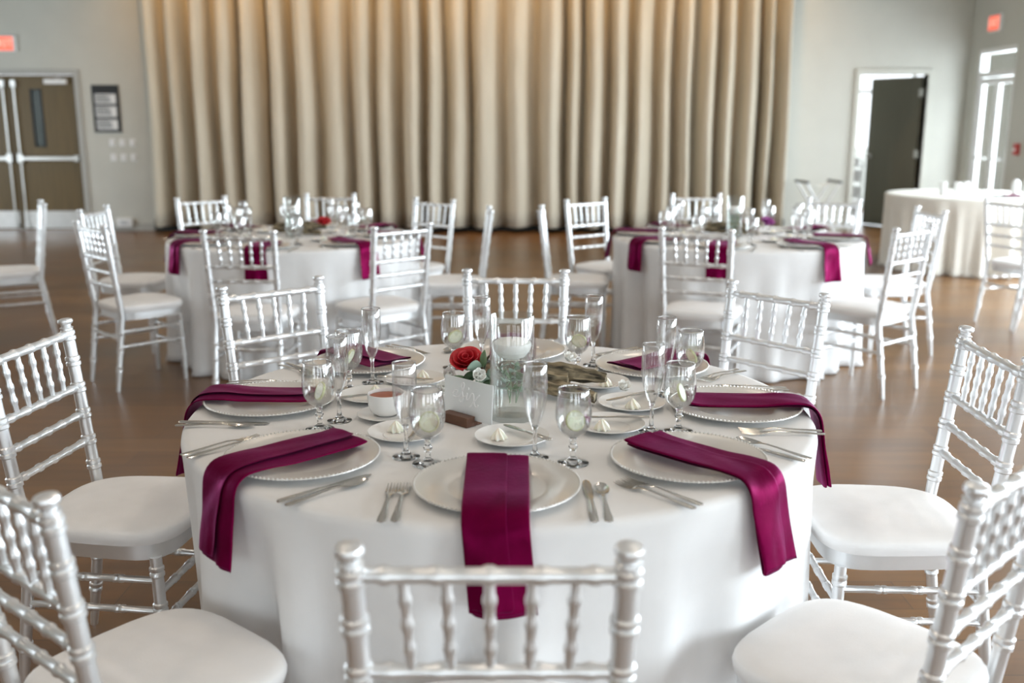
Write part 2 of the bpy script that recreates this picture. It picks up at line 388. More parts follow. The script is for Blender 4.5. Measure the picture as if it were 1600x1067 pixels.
# ------------------------------------------------------------------ curtain panels
def curtain(x0, x1, seed, label):
    rnd = random.Random(seed)
    xs = [x0]; 
    while xs[-1] < x1: xs.append(xs[-1] + rnd.uniform(.22, .46))
    k = (x1 - x0)/(xs[-1] - x0); xs = [x0 + (x - x0)*k for x in xs]
    amp = [rnd.uniform(.26, .38) for _ in xs]; lean = [rnd.uniform(-.05, .05) for _ in xs]
    skew = [rnd.uniform(.35, .65) for _ in xs]
    cols = []
    for i in range(len(xs) - 1):
        for q in range(14):
            t = q/14; x = xs[i] + (xs[i+1] - xs[i])*t
            tt = t/skew[i]*.5 if t < skew[i] else .5 + (t - skew[i])/(1 - skew[i])*.5
            ridge = (.5 - .5*cos(2*pi*tt))
            y = amp[i]*ridge**.85 + .018*sin(2*pi*tt*2 + seed)
            cols.append((x, y, lean[i], ridge))
    cols.append((x1, 0, 0, 0))
    zs = [.075, .3, .8, 1.4, 2.0, 2.6, 3.2, 3.8, 4.3, 4.45]
    mb = MB(); vs = []; nz = len(zs)
    for (x, y, l, r) in cols:
        for z in zs:
            f = 1 - z/4.6
            vs.append((x + l*f*r + .01*sin(z*2.2 + x*3), YB - .10 - y*(.75 + .45*f) - .008*sin(z*1.3 + x*7), z + (.01*sin(x*5) if z < .1 else 0)))
    fs = [(i*nz + j, i*nz + j + 1, (i+1)*nz + j + 1, (i+1)*nz + j) for i in range(len(cols) - 1) for j in range(nz - 1)]
    mb.add(vs, fs)
    c = empty('curtain', ((x0 + x1)/2, YB - .1, 0), 0, label, 'curtain', 'tan stage curtains on the back wall')
    f = mb.xf(Matrix.Translation((-(x0 + x1)/2, -(YB - .1), 0))).obj('fabric', M['curtain'], c, smooth=80)
    solid(f, .004)
    tr = MB().tube([(x0 - (x0+x1)/2, -.06, 4.47), (x1 - (x0+x1)/2, -.06, 4.47)], .02, 8).obj('curtain_rail', M['chrome'], c)
curtain(-4.96, -3.30, 3, 'leftmost tan curtain panel beside the wall switches')
curtain(-3.29, -.57, 11, 'tan curtain panel behind the left rear table')
curtain(-.56, 3.34, 23, 'wide tan curtain panel right of the dark centre gap')
curtain(3.35, 3.76, 31, 'narrow tan curtain edge panel nearest the open door')

# warm ceiling downlights washing the curtain
dl = empty('downlight', (0, 0, 0), 0, 'x', 'ceiling light', 'downlights above the curtain')
MB().lathe([(.06, 0), (.095, 0), (.10, -.012), (.085, -.016), (.062, -.004)], 24, cap0=False, cap1=False).obj('trim_ring', M['white'], dl)
MB().lathe([(.0, .004), (.062, .004)], 24, cap0=False, cap1=False).obj('lens', M['lamp'], dl)
PD = Proto(dl)
for x in (-4.4, -2.9, -1.4, .1, 1.6, 3.1):
    PD.place((x, 12.75, ZC), 0, 'recessed warm downlight in the ceiling above the curtain')
    s = bpy.data.lights.new('downlight_beam', 'SPOT'); s.energy = 135; s.color = (1.0, .55, .18); s.spot_size = R(95); s.spot_blend = .9; s.shadow_soft_size = .07
    so = bpy.data.objects.new('downlight_beam', s); COL.objects.link(so); so.location = (x, 12.75, ZC - .03); so.rotation_euler = (R(28), 0, 0)

for x in (-7.5, -4.5, -1.5, 1.5, 4.5):
    for y in (-1.5, 1.6, 4.7, 7.8):
        PD.place((x, y, ZC), 0, 'recessed warm downlight in the ceiling over the tables', 'downlights over the tables')
        s = bpy.data.lights.new('downlight_beam', 'SPOT'); s.energy = 66; s.color = (1.0, .84, .68); s.spot_size = R(125); s.spot_blend = .8; s.shadow_soft_size = .07
        so = bpy.data.objects.new('downlight_beam', s); COL.objects.link(so); so.location = (x, y, ZC - .03)

# ------------------------------------------------------------------ wall fittings
nb = empty('notice_board', (-5.55, YB - .016, 1.665), 0, 'black notice board with three pale notices on the left wall', 'notice board')
bevel(MB().box(-.185, .185, 0, .016, -.315, .315).obj('backing', M['black'], nb, smooth=0), .004)
for z0, z1 in ((.06, .20), (-.115, .035), (-.285, -.14)):
    pg = MB().box(-.145, .145, -.006, 0, z0, z1).obj('notice', M['paper'], nb, smooth=0)
    for q in range(3):
        MB().box(-.125, .02 + .03*((q*7) % 3), -.0075, -.006, z1 - .035 - q*.032, z1 - .025 - q*.032).obj('printed_line', M['black'], pg, smooth=0)
    MB().box(.07, .135, -.0075, -.006, z0 + .02, z1 - .02).obj('picture_block', M['white'], pg, smooth=0)
sw = empty('light_switch', (0, 0, 0), 0, 'x', 'light switch', 'bank of wall switches beside the curtain')
bevel(MB().box(-.04, .04, -.008, 0, -.05, .05).obj('plate', M['white'], sw, smooth=0), .003)
tg = bevel(MB().box(-.016, .016, -.016, -.008, -.03, .03).obj('rocker', M['white'], sw, smooth=0), .003)
PS = Proto(sw)
for r_, z in (('upper', 1.21), ('lower', 1.01)):
    for c_, x in (('left', -5.51), ('middle', -5.37), ('right', -5.23)):
        PS.place((x, YB, z), 0, '%s %s white wall switch under the notice board' % (r_, c_))
ob = empty('junction_box', (-5.42, YB, .115), 0, 'white surface box low on the wall beside the curtain', 'electrical box')
bevel(MB().box(-.11, .11, -.06, 0, -.06, .06).obj('housing', M['white'], ob, smooth=0), .008)
MB().box(-.05, .05, -.064, -.06, -.03, .03).obj('cover', M['paper'], ob, smooth=0)

def text_mesh(body, size, extr, m, name):
    cu = bpy.data.curves.new(name, 'FONT'); cu.body = body; cu.size = size; cu.extrude = extr; cu.align_x = 'CENTER'; cu.align_y = 'CENTER'
    t = bpy.data.objects.new(name, cu); COL.objects.link(t)
    bpy.context.view_layer.update()
    me = bpy.data.meshes.new_from_object(t.evaluated_get(bpy.context.evaluated_depsgraph_get()))
    bpy.data.objects.remove(t); me.materials.clear(); me.materials.append(m); return me
def exit_sign(loc, rz, label):
    e = empty('exit_sign', loc, rz, label, 'exit sign')
    bevel(MB().box(-.165, .165, 0, .05, -.105, .105).obj('housing', M['white'], e, smooth=0), .006)
    MB().box(-.14, .14, -.004, 0, -.09, .09).obj('lit_face', M['exit_red'], e, smooth=0)
    put('lettering', text_mesh('EXIT', .14, .001, M['exit_letter'], 'lettering'), e, (0, -.0055, 0), (R(90), 0, 0))
exit_sign((-6.86, YB - .05, 2.52), 0, 'red lit exit sign above the brown double doors')
exit_sign((XR - .05, 13.28, 2.72), R(-90), 'red lit exit sign above the glazed door')
fa = empty('fire_alarm', (XR, 12.42, 1.16), R(-90), 'small red fire alarm pull on the right wall', 'fire alarm')
bevel(MB().box(-.05, .05, -.045, 0, -.07, .07).obj('housing', M['brick_red'], fa, smooth=0), .008)
bevel(MB().box(-.03, .03, -.058, -.045, -.02, .01).obj('pull_handle', M['white'], fa, smooth=0), .004)

# ------------------------------------------------------------------ chiavari chair
def bamboo(p0, p1, r, rings, taper=1.0, n=10, ring_r=1.22, dbl=True):
    """turned rod from p0 to p1 with raised rings at fractions of its length"""
    p0, p1 = Vector(p0), Vector(p1); L = (p1 - p0).length; st = [(0, r)]
    for t in sorted(rings):
        w = .007/L
        if dbl: st += [(t - 2.2*w, r), (t - 1.7*w, r*ring_r), (t - .5*w, r*ring_r), (t, r*1.03), (t + .5*w, r*ring_r), (t + 1.7*w, r*ring_r), (t + 2.2*w, r)]
        else: st += [(t - 1.6*w, r), (t - .6*w, r*ring_r), (t + .6*w, r*ring_r), (t + 1.6*w, r)]
    st.append((1, r*taper))
    return [p0.lerp(p1, t) for t, _ in st], [q for _, q in st]
def make_chair():
    c = empty('banquet_chair', (0, 0, 0), 0, 'x', 'chair', 'silver banquet chairs')
    S = M['silver']
    H = .94
    # seat frame: four rounded rails
    def outline(hx0, hx1, hy, k, z, n=40):
        out = []
        for j in range(n):
            a = 2*pi*j/n; ca, sa = cos(a), sin(a)
            x = math.copysign(abs(ca)**k, ca); y = math.copysign(abs(sa)**k, sa)
            hx = hx0 + (hx1 - hx0)*(y + 1)/2
            out.append((x*hx, y*hy, z))
        return out
    fr = MB().rings([outline(.178, .200, .190, .45, z) for z in (.395, .40, .43, .435)])
    fr.obj('seat_frame', S, c)
    cu = MB().rings([outline(.170*s, .190*s, .180*s, .5, z) if s < .98 else outline(.192*(s), .215*(s), .205*s, .55, z)
                     for s, z in ((.93, .4355), (.985, .437), (1.0, .447), (1.01, .457), (1.0, .466), (.985, .471))] +
                    [outline(.192*s, .215*s, .205*s, .60 + .3*(1 - s), z) for s, z in ((.95, .476), (.85, .481), (.6, .485), (.3, .487))])
    cu.obj('cushion', M['cushion'], c, smooth=60)
    def post(s):
        foot = Vector((s*.178, -.245, 0)); seat = Vector((s*.174, -.185, .42)); top = Vector((s*.184, -.245, H - .03))
        p1, r1 = bamboo(foot, seat, .0155, (.30, .55, .75), n=12); r1[0] = .011
        p2, r2 = bamboo(seat, top, .0165, (.19, .34, .50, .655, .81, .96))
        m = MB().tube(p1 + p2[1:], r1 + r2[1:], 12)
        d = (top - seat).normalized()
        fin = [(0, .0165), (.004, .019), (.008, .013), (.012, .0135), (.016, .019), (.022, .021), (.028, .0185), (.031, .010)]
        m.tube([top + d*(t - .001) for t, _ in fin], [q for _, q in fin], 12)
        m.obj('back_post', S, c)
    def xat(z): return .174 + (.010)*(z - .42)/(H - .03 - .42)
    def yat(z): return -.185 - .06*(z - .42)/(H - .03 - .42)
    for s in (-1, 1): post(s)
    for s in (-1, 1):
        p_, r_ = bamboo((s*.172, .155, .40), (s*.176, .165, 0), .0155, (.10, .35, .6), taper=.7)
        MB().tube(p_, r_, 12).obj('front_leg', S, c)
    for z, rr in ((.893, .0115), (.742, .0105), (.664, .010), (.586, .010)):
        x, y = xat(z), yat(z)
        p_, r_ = bamboo((-x, y, z), (x, y, z), rr, (.12, .31, .5, .69, .88), ring_r=1.25, dbl=False)
        MB().tube(p_, r_, 10).obj('back_rail', S, c)
    for k in range(-2, 3):
        x1 = k*.058; x0 = k*.054
        p_, r_ = bamboo((x0, yat(.742), .742), (x1, yat(.893), .893), .0075, (.25, .5, .75), ring_r=1.32, dbl=False)
        MB().tube(p_, r_, 8).obj('spindle', S, c)
    for s in (-1, 1):
        for z in (.335, .25):
            p_, r_ = bamboo((s*.176, -.185 - (.42 - z)*.143, z), (s*.174, .158, z), .0095, (.2, .45, .7), dbl=True)
            MB().tube(p_, r_, 8).obj('side_stretcher', S, c)
    for z in (.30, .215):
        p_, r_ = bamboo((-.174, .159, z), (.174, .159, z), .0095, (.25, .5, .75)); MB().tube(p_, r_, 8).obj('front_stretcher', S, c)
    p_, r_ = bamboo((-.176, -.203, .295), (.176, -.203, .295), .0095, (.25, .5, .75)); MB().tube(p_, r_, 8).obj('rear_stretcher', S, c)
    return c
CHAIR = Proto(make_chair())
TABLE = (-.03, 2.48); TL = (-1.40, 6.40); TR = (1.44, 6.40); TS = (4.70, 10.35); TW = (-4.14, 5.96); TE = (4.72, 6.75)
def chair_at(center, ang, r, label, turn=0):
    r = max(r + .012, 1.014); a = R(ang); x = center[0] + r*cos(a); y = center[1] + r*sin(a)
    return CHAIR.place((x, y, 0), a + pi/2 + R(turn), label)
for ang, r, turn, lab in (
    (-90, .985, 0, 'silver chair with its back to the camera at the nearest table'),
    (-130, 1.012, 0, 'silver chair cut by the left edge at the front left of the nearest table'),
    (-46, 1.0, 0, 'silver chair cut by the right edge at the front right of the nearest table'),
    (176, .985, -3, 'silver chair at the left side of the nearest table'),
    (0, .965, -2, 'silver chair at the right side of the nearest table'),
    (130, .99, 0, 'silver chair behind the left plates of the nearest table'),
    (88, .985, 0, 'silver chair straight behind the vase of the nearest table'),
    (43, .99, -2, 'silver chair behind the right plates of the nearest table')):
    o = chair_at(TABLE, ang, r, lab, turn)
    if 'front left' in lab: o.location.x += .012; o.location.y += .012
for ang, r, turn, lab in (
    (-90, .98, -3, 'silver chair in front of the left rear table, back to the camera'),
    (-51, .97, 3, 'silver chair at the front right of the left rear table'),
    (-138, 1.02, 3, 'silver chair at the front left of the left rear table'),
    (172, 1.1, 4, 'silver chair half hidden at the far left of the left rear table'),
    (5, .93, -2, 'silver chair seen edge-on at the right of the left rear table'),
    (48, 1.0, 4, 'silver chair at the back right of the left rear table'),
    (91, 1.22, 0, 'silver chair before the curtain behind the left rear table glasses'),
    (130, 1.18, 0, 'silver chair at the back left of the left rear table')):
    chair_at(TL, ang, r, lab, turn)
for ang, r, turn, lab in (
    (-112, .98, 0, 'silver chair in front of the right rear table, back to the camera'),
    (-56, 1.0, 6, 'silver chair at the front right of the right rear table'),
    (172, .98, 5, 'silver chair seen edge-on at the left of the right rear table'),
    (135, 1.05, -8, 'silver chair at the back left of the right rear table'),
    (90, 1.2, 0, 'silver chair before the curtain behind the right rear table glasses'),
    (44, 1.05, 8, 'silver chair at the back right of the right rear table'),
    (4, 1.02, 0, 'silver chair at the far right of the right rear table')):
    chair_at(TR, ang, r, lab, turn)
CHAIR.place((-3.52, 6.93, 0), R(118), 'silver chair turned away at the left edge of the picture')
CHAIR.place((3.82, 7.36, 0), R(-72), 'silver chair at the right edge below the glazed door, farther one')
CHAIR.place((3.82, 6.80, 0), R(-100), 'silver chair at the right edge below the glazed door, nearer one')

# ------------------------------------------------------------------ tables and cloths
ZT = .762
def round_table(c, r, label, seed, clabel, m='cloth', folds=(11, 19, 31), amp=.072):
    t = empty('round_table', (c[0], c[1], 0), 0, label, 'table', 'round banquet tables')
    MB().lathe([(r - .03, .735), (r - .012, .737), (r - .010, .748), (r - .014, .7585), (r - .03, .76)], 64).obj('tabletop', M['cardwood'], t)
    for k in range(4):
        a = pi/4 + k*pi/2
        MB().tube([(.42*cos(a), .42*sin(a), 0), (.42*cos(a), .42*sin(a), .735)], .016, 8).obj('leg', M['chrome'], t)
    rnd = random.Random(seed); ph = [rnd.uniform(0, 6.28) for _ in range(6)]
    NA = 240; rings = []
    tops = [(.02, 0), (r*.5, 0), (r*.9, 0), (r - .02, 0), (r - .006, -.003), (r, -.010), (r + .002, -.022)]
    for q, dz in tops: rings.append([(q*cos(2*pi*j/NA), q*sin(2*pi*j/NA), ZT + dz) for j in range(NA)])
    for i in range(1, 19):
        f = i/18; z = (ZT - .022)*(1 - f) + .006*f; ring = []
        for j in range(NA):
            a = 2*pi*j/NA
            w = sin(folds[0]*a + ph[0] + .5*sin(2*a + ph[3]))*.38 + sin(folds[1]*a + ph[1] + .6*sin(3*a + ph[4]))*.5 + .25*sin(folds[2]*a + ph[2])
            w = (abs(w)**.8)*(1 if w > 0 else -1)
            e = f**.85
            rr = r + .002 + .012*e + amp*e*(w - .75)*(.85 + .35*sin(a*2 + ph[5]))
            if f > .97: rr += .012
            ring.append((rr*cos(a), rr*sin(a), z))
        rings.append(ring)
    o = MB().rings(rings, True, False).obj('tablecloth', M[m], None, (c[0], c[1], 0), smooth=70)
    solid(o, .0012, -1)
    tag(o, clabel, 'tablecloth', 'floor-length tablecloths')
    return t
round_table(TABLE, .785, 'round table under the white cloth nearest the camera', 5, 'white floor-length cloth on the nearest round table')
round_table(TL, .785, 'round table under the white cloth at left rear', 8, 'white floor-length cloth on the left rear round table', amp=.075)
round_table(TR, .785, 'round table under the white cloth at right rear', 14, 'white floor-length cloth on the right rear round table', amp=.075)
round_table(TS, .80, 'round table under the cream cloth near the open door', 21, 'cream floor-length cloth on the round table near the open door', 'cream_cloth', (13, 23, 37), .075)
round_table(TW, .785, 'round table under the cloth cut by the left picture edge', 29, 'white cloth on the round table cut by the left picture edge')

# ------------------------------------------------------------------ tableware prototypes
def make_charger():
    c = empty('charger_plate', (0, 0, 0), 0, 'x', 'plate', 'pearl charger plates')
    pr = [(0, .004), (.095, .004), (.102, .006), (.112, .012), (.160, .016), (.1675, .0175), (.168, .016), (.160, .013), (.113, .008), (.100, .001), (.095, 0), (0, 0)]
    MB().lathe([(max(r, .0005), z) for r, z in pr][::-1], 64).obj('dish', M['charger'], c)
    b = MB(); nb_ = 110
    for k in range(nb_):
        a = 2*pi*k/nb_; x, y = .1655*cos(a), .1655*sin(a); q = .0029; z = .0172
        ring = lambda rr, zz: [(x + rr*cos(2*pi*j/6), y + rr*sin(2*pi*j/6), z + zz) for j in range(6)]
        b.rings([ring(q*.5, -q*.85), ring(q, 0), ring(q*.5, q*.85)])
    tag(b.obj('bead_rim', M['charger'], c), kind='stuff')
    return c
def make_bread_plate():
    c = empty('bread_plate', (0, 0, 0), 0, 'x', 'plate', 'white bread plates')
    pr = [(0, .005), (.050, .005), (.057, .008), (.083, .0155), (.086, .0165), (.0865, .015), (.060, .005), (.048, .001), (.045, 0), (0, 0)]
    MB().lathe([(max(r, .0005), z) for r, z in pr][::-1], 48).obj('dish', M['china'], c)
    MB().lathe([(.0482, .0055), (.0498, .0062), (.0512, .0055)], 48, cap0=False, cap1=False).obj('well_ring', M['china'], c)
    return c
def make_rosette():
    m = MB(); n = 48; rings = []
    for i in range(13):
        f = i/12; r0 = .0165*(1 - f**1.6) + .0006; z = .026*f
        rings.append([((r0*(1 + .22*cos(7*(2*pi*j/n) + 4.2*f)))*cos(2*pi*j/n), (r0*(1 + .22*cos(7*(2*pi*j/n) + 4.2*f)))*sin(2*pi*j/n), z) for j in range(n)])
    return tag(m.rings(rings).obj('butter_rosette', M['butter']), 'x', 'butter', 'piped butter rosettes')
def make_goblet():
    c = empty('water_goblet', (0, 0, 0), 0, 'x', 'glass', 'water goblets')
    out = [(.006, .056), (.014, .060), (.026, .069), (.0345, .083), (.0385, .100), (.0390, .115), (.0375, .135), (.0345, .155), (.0330, .165)]
    inn = [(r - .0014, z + (.003 if z < .07 else 0)) for r, z in out]
    prof = out + [(.0324, .1656)] + [(max(r, .002), z) for r, z in inn[::-1]]
    MB().lathe(prof, 40, cap0=True, cap1=True).obj('bowl', M['glass_bowl'], c)
    MB().lathe([(.0085, .058), (.0065, .050), (.0075, .042), (.0105, .038), (.0075, .033), (.0055, .024), (.0065, .015), (.012, .010)][::-1], 20).obj('stem', M['glass_stem'], c)
    MB().lathe([(.034, 0), (.0345, .0015), (.033, .0032), (.020, .006), (.012, .010), (.004, .012)], 36).obj('foot', M['glass_stem'], c)
    MB().lathe([(.0329, .1640), (.0340, .1648), (.0342, .1660), (.0334, .1672), (.0322, .1668), (.0318, .1655), (.0322, .1643), (.0329, .1640)], 40, cap0=False, cap1=False).obj('rim', M['glass_stem'], c)
    wi = [(max(r - .0003, .002), z + .0002) for r, z in inn if z < .118]
    MB().lathe(wi, 36).obj('water', M['water'], c)
    return c
def make_flute():
    c = empty('champagne_flute', (0, 0, 0), 0, 'x', 'glass', 'champagne flutes')
    out = [(.005, .070), (.010, .078), (.017, .094), (.0225, .115), (.0262, .140), (.0272, .160), (.0268, .185), (.0255, .212)]
    inn = [(r - .0013, z + (.003 if z < .08 else 0)) for r, z in out]
    MB().lathe(out + [(.0249, .2127)] + [(max(r, .0015), z) for r, z in inn[::-1]], 36).obj('bowl', M['glass_bowl'], c)
    MB().lathe([(.0254, .2108), (.0264, .2116), (.0265, .2128), (.0257, .2139), (.0246, .2134), (.0244, .2122), (.0248, .2111), (.0254, .2108)], 36, cap0=False, cap1=False).obj('rim', M['glass_stem'], c)
    MB().lathe([(.011, .008), (.006, .016), (.0045, .030), (.0055, .040), (.0042, .052), (.0050, .064), (.0075, .073)], 18).obj('stem', M['glass_stem'], c)
    MB().lathe([(.030, 0), (.0305, .0015), (.029, .003), (.018, .0055), (.011, .009), (.004, .011)], 32).obj('foot', M['glass_stem'], c)
    return c
def make_lemon():
    c = empty('lemon_slice', (0, 0, 0), 0, 'x', 'lemon', 'lemon slices in the goblets')
    rot = Matrix.Rotation(R(68), 4, 'X')
    MB().lathe([(.0195, -.003), (.0215, -.003), (.0225, 0), (.0215, .003), (.0195, .003)], 32, cap0=False, cap1=False).xf(rot).obj('rind', M['lemonrind'], c)
    f = MB()
    f.lathe([(.0195, -.0026), (.0195, .0026)], 32).xf(rot).obj('flesh', M['lemonflesh'], c)
    return c
def flat_strip(stations, m, name, parent=None, dish=None):
    """flatware body from (y, half width, z, half thickness) stations"""
    rings = []
    for k, (y, w, z, t) in enumerate(stations):
        d = dish[k] if dish else 0
        up = [(x*w, y, z + t*math.sqrt(max(0, 1 - x*x))*.9 - d*(1 - x*x)) for x in (-1, -.7, -.35, 0, .35, .7, 1)]
        dn = [(x*w, y, z - t*math.sqrt(max(0, 1 - x*x))*.9 - d*(1 - x*x)) for x in (.7, .35, 0, -.35, -.7)]
        rings.append(up + dn)
    return MB().rings(rings).obj(name, m, parent, smooth=50)
HANDLE = [(-.100, .0045, .004, .0012), (-.096, .0085, .004, .0014), (-.080, .0088, .0045, .0015), (-.050, .0062, .006, .0015), (-.015, .0040, .0085, .0017), (.015, .0036, .0095, .0018)]
def make_fork():
    c = empty('dinner_fork', (0, 0, 0), 0, 'x', 'fork', 'dinner forks')
    flat_strip(HANDLE, M['steel'], 'handle', c)
    hd = MB()
    flat_strip([(.013, .0036, .0095, .0016), (.030, .0050, .008, .0012), (.040, .0108, .006, .0010), (.052, .0118, .004, .0010)], M['steel'], 'root', c)
    for k in range(4):
        x = -.0096 + k*.0064
        MB().tube([(x*.95, .050, .0042), (x, .065, .003), (x, .080, .0035), (x, .096, .0065)], [.0020, .0019, .0016, .0008], 6).obj('tine', M['steel'], c)
    return c
def make_spoon():
    c = empty('teaspoon', (0, 0, 0), 0, 'x', 'spoon', 'teaspoons')
    flat_strip(HANDLE, M['steel'], 'handle', c)
    flat_strip([(.013, .0036, .0095, .0014), (.028, .0050, .0085, .0012), (.036, .0110, .0078, .0008), (.046, .0135, .0075, .0007), (.060, .0160, .0075, .0007), (.074, .0150, .0078, .0007), (.086, .0110, .0082, .0007), (.092, .0060, .0084, .0007), (.0935, .001, .0084, .0005)],
               M['steel'], 'bowl', c, dish=[0, 0, .002, .0050, .0062, .0050, .0028, .001, 0])
    return c
def make_knife(s=1.0, name='dinner_knife', group='dinner knives'):
    c = empty(name, (0, 0, 0), 0, 'x', 'knife', group)
    flat_strip([(-.112*s, .0040, .0045, .0025), (-.108*s, .0080, .0045, .003), (-.07*s, .0085, .0045, .0032), (-.02*s, .0068, .0045, .003), (.0, .0055, .0045, .0022)], M['steel'], 'handle', c)
    flat_strip([(-.001, .0055, .0045, .0018), (.012*s, .0075, .004, .0009), (.05*s, .0092, .0035, .0007), (.085*s, .0092, .0032, .0006), (.104*s, .0066, .003, .0005), (.112*s, .0015, .003, .0004)], M['steel'], 'blade', c)
    return c
P_charger = Proto(make_charger()); P_bread = Proto(make_bread_plate()); P_ros = Proto(make_rosette()); P_gob = Proto(make_goblet()); P_flu = Proto(make_flute())
P_lem = Proto(make_lemon()); P_fork = Proto(make_fork()); P_spoon = Proto(make_spoon()); P_knife = Proto(make_knife()); P_but = Proto(make_knife(.72, 'butter_knife', 'butter knives'))

def make_napkin(seed, hang=.19, r_in=.472, width=.125, r_edge=.785):
    """burgundy napkin folded in three, laid over the plate and hanging over the table edge; local +x is outward"""
    rnd = random.Random(seed); s1, s2 = rnd.uniform(0, 9), rnd.uniform(0, 9)
    # centre path (radius, height, normal)
    path = []
    zp = .0275
    for r in (r_in, r_in + .03, r_in + .08, r_in + .14, r_in + .20, .70, .735): path.append((r, ZT + zp - (.004 if r < .70 and r > r_in + .02 else 0)))
    path += [(.765, ZT + .0265), (r_edge - .004, ZT + .021), (r_edge + .009, ZT + .008), (r_edge + .0145, ZT - .010)]
    nh = 8
    for k in range(1, nh + 1): path.append((r_edge + .015 + .014*(k/nh)**1.2, ZT - .010 - hang*k/nh))
    pts = [Vector((r, 0, z)) for r, z in path]
    w = width; h = .0042
    # folded cross-section (across, layer height): bottom layer, turned back, turned again
    sec = []
    for k in range(8): sec.append((-w/2 + w*k/7, 0))
    sec += [(w/2 + .0022, h*.25), (w/2 + .0028, h*.5), (w/2 + .0022, h*.8)]
    for k in range(8): sec.append((w/2 - w*k/7, h))
    sec += [(-w/2 - .0022, h*1.2), (-w/2 - .0028, h*1.5), (-w/2 - .0022, h*1.85)]
    e = rnd.uniform(.12, .26)
    for k in range(8): sec.append((-w/2 + w*(.5 + e)*k/7, h*2 + (.0015 if k == 7 else 0)))
    vs = []; ns = len(sec); n = len(pts)
    for i, p in enumerate(pts):
        t = (pts[min(i+1, n-1)] - pts[max(i-1, 0)]).normalized(); nm = Vector((-t.z, 0, t.x))
        if nm.z < 0 and i < 7: nm = -nm
        f = i/(n - 1); hangf = max(0, (i - 9)/(n - 10))
        for q, (a, l) in enumerate(sec):
            u = a/(w/2)
            lift = .0035*wob(f*5 + u*1.3, s1)*(1 if q > 10 else .4) + l*(1 + .35*wob(f*4, s2))
            if i == 0: lift += .002*(q/ns)
            bil = hangf*(.010*sin(u*2.4 + s1) + .012*wob(u*1.9 + 2, s2)*hangf)
            side = a*(1 - .05*sin(f*pi) + .03*hangf*sin(s2)) + .006*hangf*sin(s1)*3
            lay = .006*hangf*(q > 21) + .004*hangf*(q > 10) 
            pos = p + nm*(max(lift, 0) + max(0, bil + .012*hangf)) + Vector((0, side, lay*1.5))
            vs.append(pos)
    fs = [(i*ns + j, (i+1)*ns + j, (i+1)*ns + j + 1, i*ns + j + 1) for i in range(n - 1) for j in range(ns - 1)]
    o = MB().add(vs, fs).obj('folded_napkin', M['napkin'], smooth=70)
    solid(o, .0011, 0)
    sd = o.modifiers.new('soft', 'SUBSURF'); sd.levels = 1; sd.render_levels = 1
    return o
NAPKINS = [make_napkin(k + 3, hang=.150 + .012*(k % 3)) for k in range(4)]
nap_used = set()
def napkin_at(c, ang, label, k, dy=0):
    o = NAPKINS[k % 4]
    if k % 4 in nap_used: o = o.copy(); COL.objects.link(o)
    nap_used.add(k % 4)
    o.location = (c[0], c[1], 0); o.rotation_euler = (0, 0, R(ang)); return tag(o, label, 'napkin', 'burgundy folded napkins')

# ------------------------------------------------------------------ nearest table: eight settings
SET = [('front', -90), ('front right', -47), ('right', -3), ('back right', 42), ('back', 87), ('back left', 132), ('left', 178), ('front left', -135)]
GLASS = {'front': ((.131, 2.037), (.050, 2.072)), 'front right': ((.395, 2.264), (.330, 2.262)), 'right': ((.485, 2.640), (.410, 2.585)), 'back right': ((.192, 2.835), (.245, 2.925)),
         'back': ((-.173, 2.895), (-.090, 2.905)), 'back left': ((-.445, 2.635), (-.392, 2.715)), 'left': ((-.459, 2.279), (-.424, 2.350)), 'front left': ((-.180, 2.030), (-.232, 2.078))}
BREAD = {'front': (.0, 2.191), 'front right': (.232, 2.285), 'right': (.375, 2.465), 'back right': (.315, 2.770), 'back': (.02, 2.80), 'back left': (-.295, 2.745), 'left': (-.380, 2.545), 'front left': (-.250, 2.225)}
def local(c, ang, r, lat):
    """point at radius r on the seat's axis, lat metres to the diner's right"""
    a = R(ang); return (c[0] + r*cos(a) - lat*sin(a), c[1] + r*sin(a) + lat*cos(a))
for k, (nm, ang) in enumerate(SET):
    a = R(ang); zt = ZT + .0019
    x, y = local(TABLE, ang, .600, 0)
    P_charger.place((x, y, zt), a, 'pearl charger plate at the %s setting of the nearest table' % nm)
    napkin_at(TABLE, ang, 'burgundy napkin draped over the %s plate of the nearest table' % nm, k)
    rz = a + pi/2
    # lateral positive = diner's right; the diner faces the centre
    for proto, lat, rr, what, tw in ((P_fork, -.1845, .674, 'inner dinner fork', 0), (P_fork, -.2095, .676, 'outer dinner fork', 0), (P_knife, .181, .664, 'dinner knife', 0), (P_spoon, .2075, .675, 'teaspoon', 0)):
        q = local(TABLE, ang, rr, lat)
        proto.place((q[0], q[1], zt), rz + R(tw), '%s at the %s setting of the nearest table' % (what, nm))
    g, f = GLASS[nm]
    P_gob.place((*g, zt), 0, 'water goblet at the %s setting of the nearest table' % nm)
    P_flu.place((*f, zt), 0, 'champagne flute at the %s setting of the nearest table' % nm)
    P_lem.place((g[0] + .004, g[1], zt + .095), R(20 + 47*k), 'lemon slice in the goblet of the %s setting, nearest table' % nm)
    b = BREAD[nm]
    bd = math.hypot(b[0] - x, b[1] - y)          # keep the bread plate clear of its charger
    if bd < .262: b = (x + (b[0] - x)*.262/bd, y + (b[1] - y)*.262/bd)
    P_bread.place((*b, zt), 0, 'white bread plate of the %s setting on the nearest table' % nm)
    ca = math.atan2(b[1] - TABLE[1], b[0] - TABLE[0])
    P_but.place((b[0] + .034*cos(ca + 1.57), b[1] + .034*sin(ca + 1.57), zt + .0170), ca + pi/2 + R(35), 'butter knife on the bread plate of the %s setting, nearest table' % nm)
    P_ros.place((b[0] - .030*cos(ca + 1.57), b[1] - .030*sin(ca + 1.57), zt + .0063), .5*k, 'piped butter rosette on the bread plate of the %s setting, nearest table' % nm)

